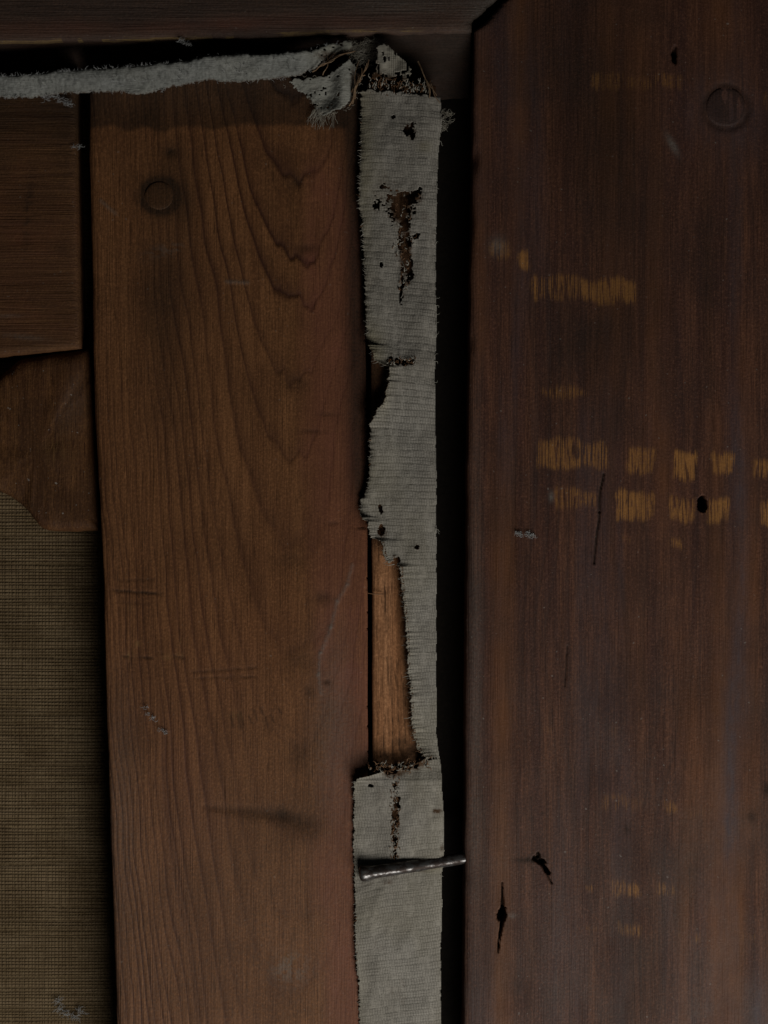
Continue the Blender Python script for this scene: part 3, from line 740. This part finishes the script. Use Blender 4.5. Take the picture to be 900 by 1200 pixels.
# ragged pinholes along weak places
speck = vnoise(X * .45, Y * .45, 131) + 1.1 * (gauss(X, Y, 470, 245, 28, 24) + gauss(X, Y, 477, 310, 9, 40) + gauss(X, Y, 463, 945, 5, 50) + gauss(X, Y, 470, 424, 22, 5) + gauss(X, Y, 478, 898, 26, 8) + gauss(X, Y, 440, 238, 12, 14) * .6)*.55
inside &= (holes > 1) & ~((speck > 1.30))
inside_v = inside
keep = inside_v[:-1, :-1] & inside_v[1:, :-1] & inside_v[1:, 1:] & inside_v[:-1, 1:]
Wd = np.clip(eL / np.maximum(eL + eR, 1), 0, 1)
base = np.interp(Y, [98, 150, 400, 560, 620, 870, 900, 915, 960, 1010, 1100, 1290], [13.6, 13.7, 13.7, 13.8, 12.9, 12.6, 13.2, 13.8, 13.1, 12.7, 12.75, 12.8])
Zm = base + 0.0 * X
Zm -= 1.5 * np.exp(-np.clip(eR, 0, None) / 7) + .5 * Wd
Zm += np.where(tear, 1.3 * np.exp(-np.clip(eL, 0, None) / 9), 0)
Zm -= .8 * np.exp(-np.clip(eL, 0, None) / 4) * (1 - sst(640, 900, Y)) * (~tear)
Zm += (fbm(X * .03, Y * .016, 3, 141) - .5) * 1.6 + (fbm(X * .09, Y * .09, 3, 142) - .5) * .22
Zm += .5 * np.exp(-((Y - 420 - (X - 470) * .1) / 14) ** 2) - .35 * np.exp(-((Y - 1012) / 12) ** 2)
Zm += 0.35 * np.exp(-np.clip(holes - 1, 0, None) / .35) * (vnoise(X * .2, Y * .2, 8) - .3)
Zm = np.maximum(Zm, 12.35 - .9 * np.exp(-np.clip(eR, 0, None) / 6)) + relief
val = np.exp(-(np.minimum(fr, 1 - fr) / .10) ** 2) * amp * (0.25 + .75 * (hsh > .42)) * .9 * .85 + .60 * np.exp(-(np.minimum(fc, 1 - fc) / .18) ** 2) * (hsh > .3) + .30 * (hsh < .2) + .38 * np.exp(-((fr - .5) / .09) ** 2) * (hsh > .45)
stain = 0 * X
for g in ((470, 245, 15, 22, .95), (487, 232, 12, 10, .7), (475, 295, 9, 38, .85), (472, 343, 7, 14, .45), (470, 425, 26, 5, .75), (485, 893, 20, 9, .9), (462, 905, 22, 7, .75), (464, 955, 7, 35, .5), (463, 1000, 10, 8, .3), (512, 951, 8, 4, .75), (513, 956, 5, 9, .3), (482, 156, 10, 11, .55), (494, 170, 7, 6, .35), (455, 1034, 10, 6, .5), (460, 1046, 3, 8, .35), (497, 1022, 12, 4, .4), (508, 1018, 10, 3, .45), (440, 245, 10, 18, .4), (518, 995, 4, 6, .6),
          (448, 625, 8, 12, .6), (470, 664, 8, 4, .5), (487, 900, 10, 5, .6), (485, 104, 40, 4, .35)):
    stain = np.maximum(stain, gauss(X, Y, *g[:4]) * g[4])
stain = np.maximum(stain, .62 * np.exp(-np.clip(holes - 1, 0, None) / .5) * fbm(X * .1, Y * .1, 3, 93) * 1.6)
stain = np.maximum(stain, .34 * sst(.60, .78, fbm(X * .03, Y * .02, 4, 94)))
stain = np.maximum(stain, np.where(tear, .8 * np.exp(-np.clip(eL, 0, None) / 1.8), .35 * np.exp(-np.clip(eL, 0, None) / 1.5)))
yel = .8 * gauss(X, Y, 436, 408, 14, 26) + .4 * gauss(X, Y, 428, 200, 8, 120) + .5 * gauss(X, Y, 497, 172, 9, 7) + .3 * gauss(X, Y, 450, 470, 6, 25) + .5 * gauss(X, Y, 505, 1018, 14, 5) + .22 * sst(.45, .75, fbm(X * .02, Y * .01, 3, 95)) + .3 * np.exp(-np.clip(eL, 0, None) / 9)
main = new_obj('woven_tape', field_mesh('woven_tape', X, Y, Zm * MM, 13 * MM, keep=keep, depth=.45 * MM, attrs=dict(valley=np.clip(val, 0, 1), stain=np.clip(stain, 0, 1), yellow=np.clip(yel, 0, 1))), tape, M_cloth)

# torn upper end of the tape, pulled towards the frame corner
xs = np.arange(426, 490, .85); ys = np.arange(48, 104, .85)
X2, Y2 = np.meshgrid(xs, ys)
Lq = np.interp(Y2, [48, 56, 70, 84, 92, 104], [446, 441, 441, 440, 434, 431]) + (vnoise(X2 * 0, Y2 * .4, 3) - .5) * 4
Rq = np.interp(Y2, [48, 54, 66, 78, 90, 97, 104], [450, 456, 468, 481, 482, 479, 440]) + (vnoise(X2 * 0, Y2 * .4, 4) - .5) * 4
bt = 95 + (vnoise(X2 * .3, Y2 * 0, 5) - .5) * 10
ins = (X2 > Lq) & (X2 < Rq) & (Y2 < bt) & (Y2 > 52 + (vnoise(X2 * .3, Y2 * 0, 6) - .5) * 6)
slit = (vnoise(X2 * .42, Y2 * .10, 15) > .80) & (Y2 > 62)
slit |= (Y2 > 84) & (vnoise(X2 * .35, Y2 * .35, 16) > .68)
ins &= ~slit
kp = ins[:-1, :-1] & ins[1:, :-1] & ins[1:, 1:] & ins[:-1, 1:]
Zq = np.interp(Y2, [48, 104], [12.9, 13.6]) + (fbm(X2 * .06, Y2 * .05, 3, 9) - .5) * 1.2 - .14 * (np.abs(np.sin(X2 * 1.2)) < .35)
new_obj('torn_tape_end', field_mesh('torn_tape_end', X2, Y2, Zq * MM, 12 * MM, keep=kp, depth=.45 * MM, attrs=dict(valley=.7 * (np.abs(np.sin(X2 * 1.2)) < .28), stain=.7 * gauss(X2, Y2, 455, 94, 40, 7) + .5 * gauss(X2, Y2, 440, 80, 8, 20), yellow=.3 + 0 * X2)), tape, M_cloth)

# frayed ends of the threads along tears, edges and holes
fy = Tubes(); fb = Tubes(); rnd = random.uniform
def zc(x, y):          # height of the tape at a place
    i = min(max(int((y - 98) / st), 0), Zm.shape[0] - 1); j = min(max(int((x - 404) / st), 0), Zm.shape[1] - 1)
    return float(Zm[i, j])
for yy in np.arange(636, 905, 2.1):
    x = float(TL(yy)); L_ = rnd(.8, 4.0) if random.random() < .85 else rnd(4, 8)
    (fy if random.random() < .5 else fb).px(wiggle((x + 4, yy, zc(x + 4, yy) + .05), (x - L_, yy + rnd(-4, 4), 12.6 + rnd(-.4, .9)), 5, rnd(.2, 1.2), .3), .55, .22)
for yy in np.arange(412, 492, 2.3):
    x = float(TL(yy)); fy.px(wiggle((x + 3, yy, zc(x + 3, yy)), (x - rnd(1, 5), yy + rnd(-2, 3), 12.8 + rnd(-.3, .5)), 4, rnd(.2, .8), .3), .5, .25)
for yy in list(np.arange(108, 404, 2.6)) + list(np.arange(500, 606, 3.1)) + list(np.arange(916, 1286, 2.2)):
    x = float(TL(yy))
    if random.random() < .4: (fy if random.random() < .85 else fb).px(wiggle((x + 2.5, yy, zc(x + 3, yy)), (x - rnd(.3, 2.2), yy + rnd(-3, 3), zc(x + 3, yy) - rnd(.2, .8)), 3, .3, .1), .55, .3)
for i in range(70):    # brown loops at the lower end of the tear
    x = rnd(432, 505); y = 903 - (x - 440) * .16 + rnd(-7, 5)
    (fb if random.random() < .65 else fy).px(wiggle((x, y, 12.9 + rnd(-.3, .6)), (x + rnd(-6, 6), y + rnd(-7, 7), 13.1 + rnd(-.4, .8)), 6, rnd(.6, 2.2), .5), .6, .35)
for i in range(170):    # rotted band above the tape's top edge
    x = rnd(431, 505); y = 99 + (x - 430) * .085 + rnd(-7, 7)
    (fb if random.random() < .6 else fy).px(wiggle((x, y, 12.2 + rnd(-.4, .5)), (x + rnd(-2, 2), y + random.choice((-1, 1)) * rnd(3, 9), 12.8 + rnd(-.5, .7)), 5, rnd(.3, 1.6), .4), .75, .4)
for i in range(95):    # around the big hole
    t = random.random()
    x = 473 + rnd(-1, 1) * (18 * (1 - t) + 5); y = 232 + t * 110 + rnd(-4, 4)
    (fb if random.random() < .6 else fy).px(wiggle((x, y, 12.9), (x + rnd(-4, 4), y + rnd(-7, 7), 13.3 + rnd(-.5, .4)), 5, rnd(.3, 1.5), .3), .6, .3)
for i in range(75):
    x = 463 + rnd(-5, 5); y = rnd(908, 1008)
    (fb if random.random() < .8 else fy).px(wiggle((x, y, zc(x, y) - .2), (x + rnd(-3, 3), y + rnd(-6, 6), zc(x, y) + .2), 5, rnd(.4, 1.3), .2), .55, .3)
for i in range(26):
    x = rnd(452, 488); y = 424 + rnd(-4, 4)
    (fb if random.random() < .5 else fy).px(wiggle((x, y, zc(x, y) + .1), (x + rnd(-4, 4), y + rnd(-5, 5), zc(x, y) + .3), 5, 1.0, .3), .55, .3)
for i in range(22):    # fuzz at the right edge
    yy = random.choice([rnd(128, 150), rnd(350, 430), rnd(110, 1200), rnd(110, 1200)]); x = float(TR(yy))
    fy.px(wiggle((x - 2, yy, zc(x - 3, yy)), (x + rnd(.5, 4), yy + rnd(-8, 8), 11.8 + rnd(-.6, .8)), 5, rnd(.4, 1.6), .2), .35, .15)
fo = fy.build('frayed_threads', M_thread, tape); fo['kind'] = 'stuff'
fo = fb.build('rotted_threads', M_brown, tape); fo['kind'] = 'stuff'
sp = Tubes()
for p, q, w in (((490, 72, 12.0), (512, 112, 13.6), 1.1), ((500, 95, 13.2), (503, 115, 13.6), 1.5), ((505, 98, 13.4), (516, 121, 13.4), .8)):
    sp.px(wiggle(p, q, 6, 1.2, .4), w, w * .5)
so = sp.build('splinters', M_fibre, tape)

# ------------------------------------------------------------------ cloth strip folded over the top bar
top_cloth = thing('folded_cloth', 'fuzzy blue grey cloth edge folded over the top of the wooden bars', 'cloth')
UT = interp([(-95, 94), (0, 88), (50, 85), (100, 80), (160, 76), (220, 71), (245, 65), (300, 64), (340, 62), (365, 58), (390, 50), (412, 46)])
LT = interp([(-95, 119), (0, 115), (40, 113), (80, 109), (110, 107), (160, 109), (190, 106), (205, 101), (222, 97), (250, 95), (262, 97), (290, 96), (330, 92), (352, 87), (372, 78), (392, 66), (412, 56)])
xs = np.arange(-92, 413, 1.0); ys = np.arange(40, 124, 1.0)
X3, Y3 = np.meshgrid(xs, ys)
ju = (vnoise(X3 * .12, X3 * 0, 3) - .5) * 4 + (vnoise(X3 * .5, X3 * 0, 4) - .5) * 1.6
jl = (vnoise(X3 * .10, X3 * 0, 5) - .5) * 4 + (vnoise(X3 * .45, X3 * 0, 6) - .5) * 3.0
a = (Y3 - (UT(X3) + ju)); b = ((LT(X3) + jl) - Y3)
ins = (a > 0) & (b > 0) & ~((X3 > 375) & (vnoise(X3 * .3, Y3 * .3, 17) > .86))
kp = ins[:-1, :-1] & ins[1:, :-1] & ins[1:, 1:] & ins[:-1, 1:]
t = np.clip(a / np.maximum(a + b, 1), 0, 1)
lift = np.interp(X3, [-92, 40, 110, 180, 240, 330, 380, 412], [.4, .5, .8, 1.0, 2.0, 2.2, 1.4, .2])
Z3 = 12.7 + 1.5 * (1 - t) - 1.6 * np.exp(-a / 2.5) * .6 + lift * .55 + (fbm(X3 * .03, Y3 * .04, 2, 7) - .5) * 1.0 + (fbm(X3 * .25, Y3 * .25, 3, 8) - .5) * .25
Z3 -= 1.0 * sst(370, 412, X3)
new_obj('cloth_fold', field_mesh('cloth_fold', X3, Y3, Z3 * MM, 13.5 * MM, keep=kp, depth=.9 * MM, attrs=dict(valley=.35 * (vnoise(X3 * .5, Y3 * .3, 12) > .6), stain=.7 * np.exp(-np.clip(b, 0, None) / 2.2) + .6 * gauss(X3, Y3, 385, 65, 25, 8), yellow=.25 * fbm(X3 * .02, Y3 * .05, 2, 3) + .4 * sst(340, 400, X3))), top_cloth, M_cloth2)
fz = Tubes()
for i in range(260):
    x = rnd(-85, 395); up = random.random() < .6
    y = float(UT(x)) if up else float(LT(x))
    z0 = 13.9 if up else 13.2
    fz.px(wiggle((x, y + (2 if up else -2), z0), (x + rnd(-5, 5), y + (-rnd(.5, 3.2) if up else rnd(.3, 2.8)), z0 + rnd(-.5, .6)), 4, rnd(.2, 1), .2), .26, .12)
for i in range(60):
    x = rnd(-85, 380); y = float(UT(x)) * .5 + float(LT(x)) * .5 + rnd(-9, 7)
    fz.px(wiggle((x, y, 14.0), (x + rnd(-7, 7), y + rnd(-4, 4), 14.8), 4, 1, .8), .28, .15)
fo = fz.build('fuzz', M_lint, top_cloth); fo['kind'] = 'stuff'
fs = Tubes()
for p, q, w in (((382, 74, 13.5), (416, 60, 14), 1.4), ((396, 78, 13.5), (410, 66, 14), 1.0), ((373, 78, 13.5), (402, 64, 14.2), 1.0), ((378, 88, 14), (384, 66, 14), .8), ((366, 84, 14), (392, 70, 14.4), .9)):
    fs.px(wiggle(p, q, 6, 1.5, .5), w, w * .4)
fs.build('frayed_cord', M_fibre, top_cloth)

# ------------------------------------------------------------------ torn scrap hanging beside the tape
scrap = thing('torn_scrap', 'small torn grey cloth scrap with straw fibres, between folded cloth and ribbed tape', 'cloth scrap')
poly = [(337, 95), (352, 92), (372, 90), (392, 84), (404, 74), (412, 70), (418, 78), (419, 92), (416, 108), (410, 120), (402, 127), (390, 131), (380, 136), (372, 133), (370, 124), (362, 114), (350, 106)]
def inpoly(x, y, P):
    c = np.zeros(x.shape, bool); n = len(P)
    for i in range(n):
        x0, y0 = P[i]; x1, y1 = P[(i + 1) % n]
        c ^= ((y0 > y) != (y1 > y)) & (x < (x1 - x0) * (y - y0) / (y1 - y0 + 1e-9) + x0)
    return c
xs = np.arange(332, 424, .9); ys = np.arange(64, 142, .9)
X4, Y4 = np.meshgrid(xs, ys)
jx = (fbm(X4 * .2, Y4 * .2, 3, 5) - .5) * 7; jy = (fbm(X4 * .2, Y4 * .2, 3, 6) - .5) * 7
ins = inpoly(X4 + jx, Y4 + jy, poly) & ~(vnoise(X4 * .4, Y4 * .4, 26) > .93)
kp = ins[:-1, :-1] & ins[1:, :-1] & ins[1:, 1:] & ins[:-1, 1:]
Z4 = 13.6 + 1.6 * np.exp(-((X4 - 400) / 11) ** 2) - .02 * (Y4 - 95) + (fbm(X4 * .04, Y4 * .04, 2, 9) - .5) * 2.4 + (fbm(X4 * .3, Y4 * .3, 2, 10) - .5) * .22
Z4 = np.maximum(Z4, 12.55)
new_obj('cloth_scrap', field_mesh('cloth_scrap', X4, Y4, Z4 * MM, 13.5 * MM, keep=kp, depth=.5 * MM, attrs=dict(valley=.5 * (vnoise(X4 * .35, Y4 * .35, 27) > .84), stain=.6 * gauss(X4, Y4, 414, 95, 6, 30) + .4 * gauss(X4, Y4, 370, 105, 8, 8), yellow=.35 + 0 * X4)), scrap, M_cloth2)
fs = Tubes()
for p, q, w in (((413, 122, 14.2), (430, 74, 15), 1.3), ((416, 116, 14.2), (424, 80, 15.2), 1.2), ((409, 124, 14), (419, 96, 15.4), 1.0), ((418, 100, 14), (432, 70, 14.4), 1.6), ((412, 108, 14.6), (421, 88, 15), 1.0), ((420, 96, 14), (428, 88, 14.8), 1.3), ((415, 112, 14.8), (421, 70, 15), .7)):
    fs.px(wiggle(p, q, 6, 1.5, .5), w, w * .4)
fs.build('straw_fibres', M_fibre, scrap)
fz = Tubes()
for i in range(46):
    x = rnd(366, 392); fz.px(wiggle((x, 131 + rnd(-4, 2), 13.2), (x + rnd(-10, 6), rnd(138, 153), 12.4), 5, rnd(.4, 1.6), .3), .3, .15)
for i in range(60):
    x, y = random.choice(poly); x += rnd(-6, 6); y += rnd(-4, 4)
    fz.px(wiggle((x, y, 13.4), (x + rnd(-7, 7), y + rnd(-5, 7), 13.6), 4, 1, .3), .3, .15)
fo = fz.build('fuzz', M_web, scrap); fo['kind'] = 'stuff'

# ------------------------------------------------------------------ nail laid across the tape
nail = thing('iron_nail', 'dark iron nail lying across the grey tape, its tip in the frame', 'nail')
A_ = Vector(PX(423, 1024, 14.1 * MM)); B_ = Vector(PX(556, 1003.5, 9.4 * MM))
ax = (B_ - A_).normalized(); up = Vector((0, 0, 1)); u = ax.cross(up).normalized(); w_ = u.cross(ax)
nseg = 60; nr = 20; V = []; Q = []
for i in range(nseg + 1):
    t = i / nseg
    rr = (7.4 - 0.9 * t) * S
    if t < .03: rr *= (.55 + .45 * math.sqrt(t / .03))
    bend = 0.35 * MM * math.sin(math.pi * t)
    for j in range(nr):
        a = 2 * math.pi * j / nr
        sq = (abs(math.cos(a)) ** 3.2 + abs(math.sin(a)) ** 3.2) ** (-1 / 3.2)
        q = rr * (.72 * sq + .28) * (1 + .03 * (float(vnoise(np.array(t * 9), np.array(j * .45), 4)) - .5))
        V.append(tuple(A_ + ax * ((B_ - A_).length * t) + u * (q * math.cos(a + .5)) + w_ * (q * math.sin(a + .5) + bend)))
for i in range(nseg):
    for j in range(nr): Q.append((i * nr + j, (i + 1) * nr + j, (i + 1) * nr + (j + 1) % nr, i * nr + (j + 1) % nr))
shank = new_obj('shank', mesh_np('shank', np.array(V), np.array(Q), extra=[list(range(nr))]), nail, M_nail)
V = []; Q = []
prof = [(-1.2, .0), (-1.0, 5.0), (-.2, 7.6), (2.0, 9.2), (6, 9.4), (11.0, 8.4), (18, 7.3)]
for i, (dx, rr) in enumerate(prof):
    for j in range(nr):
        a = 2 * math.pi * j / nr
        q = rr * S * (1 + .16 * (float(vnoise(np.array(i * .6), np.array(j * .5), 14)) - .5))
        V.append(tuple(A_ + ax * (dx * S - .0002) + u * (q * math.cos(a)) + w_ * (q * .9 * math.sin(a))))
for i in range(len(prof) - 1):
    for j in range(nr): Q.append((i * nr + j, (i + 1) * nr + j, (i + 1) * nr + (j + 1) % nr, i * nr + (j + 1) % nr))
new_obj('nail_head', mesh_np('nail_head', np.array(V), np.array(Q)), nail, M_nail)

# ------------------------------------------------------------------ lint and dust tufts
def tuft(label, spots, z, n, rad, mat, L=(4, 10), name='lint_tuft'):
    t = Tubes()
    for i in range(int(n * 1.5)):
        x, y = random.choice(spots); x += rnd(-rad, rad); y += rnd(-rad, rad) * .6
        a = rnd(0, 6.28); l = rnd(*L)
        t.px(wiggle((x, y, z + rnd(0, .3)), (x + math.cos(a) * l, y + math.sin(a) * l * .7, z + rnd(0, .9)), 5, rnd(.5, 2), .3), .24, .12)
    o = t.build(name, mat); tag(o, label, 'lint'); return o
tuft('white lint tuft lying on the horizontal-grained bar under the folded cloth', [(48, 112), (55, 115), (62, 112), (70, 116), (76, 119), (82, 122)], 12.3, 60, 3, M_lint, (3, 9))
tuft('white curl of lint on the top frame rail edge above the folded cloth', [(211, 46), (216, 49), (221, 52)], 11.9, 26, 1.4, M_lint, (2, 6))
tuft('pale lint fluff on dark frame rail, below the tan scrapes', [(606, 625), (612, 626), (618, 625), (623, 628)], 12.1, 36, 2, M_lint, (2, 6))
tuft('whitish fluff caught on the brown linen canvas', [(67, 1172), (70, 1182), (78, 1190), (88, 1192), (94, 1186)], 0.5, 46, 3, M_lint, (4, 11))
tuft('tiny hooked lint fibre on the striped pine bar', [(170, 828), (174, 836), (180, 842), (188, 855), (193, 858)], 12.2, 26, 1.0, M_lint, (2, 6))
tuft('fine grey fibres crossing the slot between the two bars', [(88, 171), (93, 172), (98, 172)], 11.7, 9, 1.2, M_lint, (4, 9))
tuft('dusty brown fluff in the corner under the top frame rail', [(410, 52), (418, 56), (426, 60), (432, 64), (424, 70), (414, 62), (440, 52)], 9.5, 170, 7, M_web, (5, 14), 'dust_tuft')
tuft('wispy grey fuzz hanging off the ribbed tape into the dark gap', [(521, 132), (526, 134), (522, 142), (519, 150)], 11.2, 50, 4, M_web, (4, 10))

scene.render.engine = 'CYCLES'
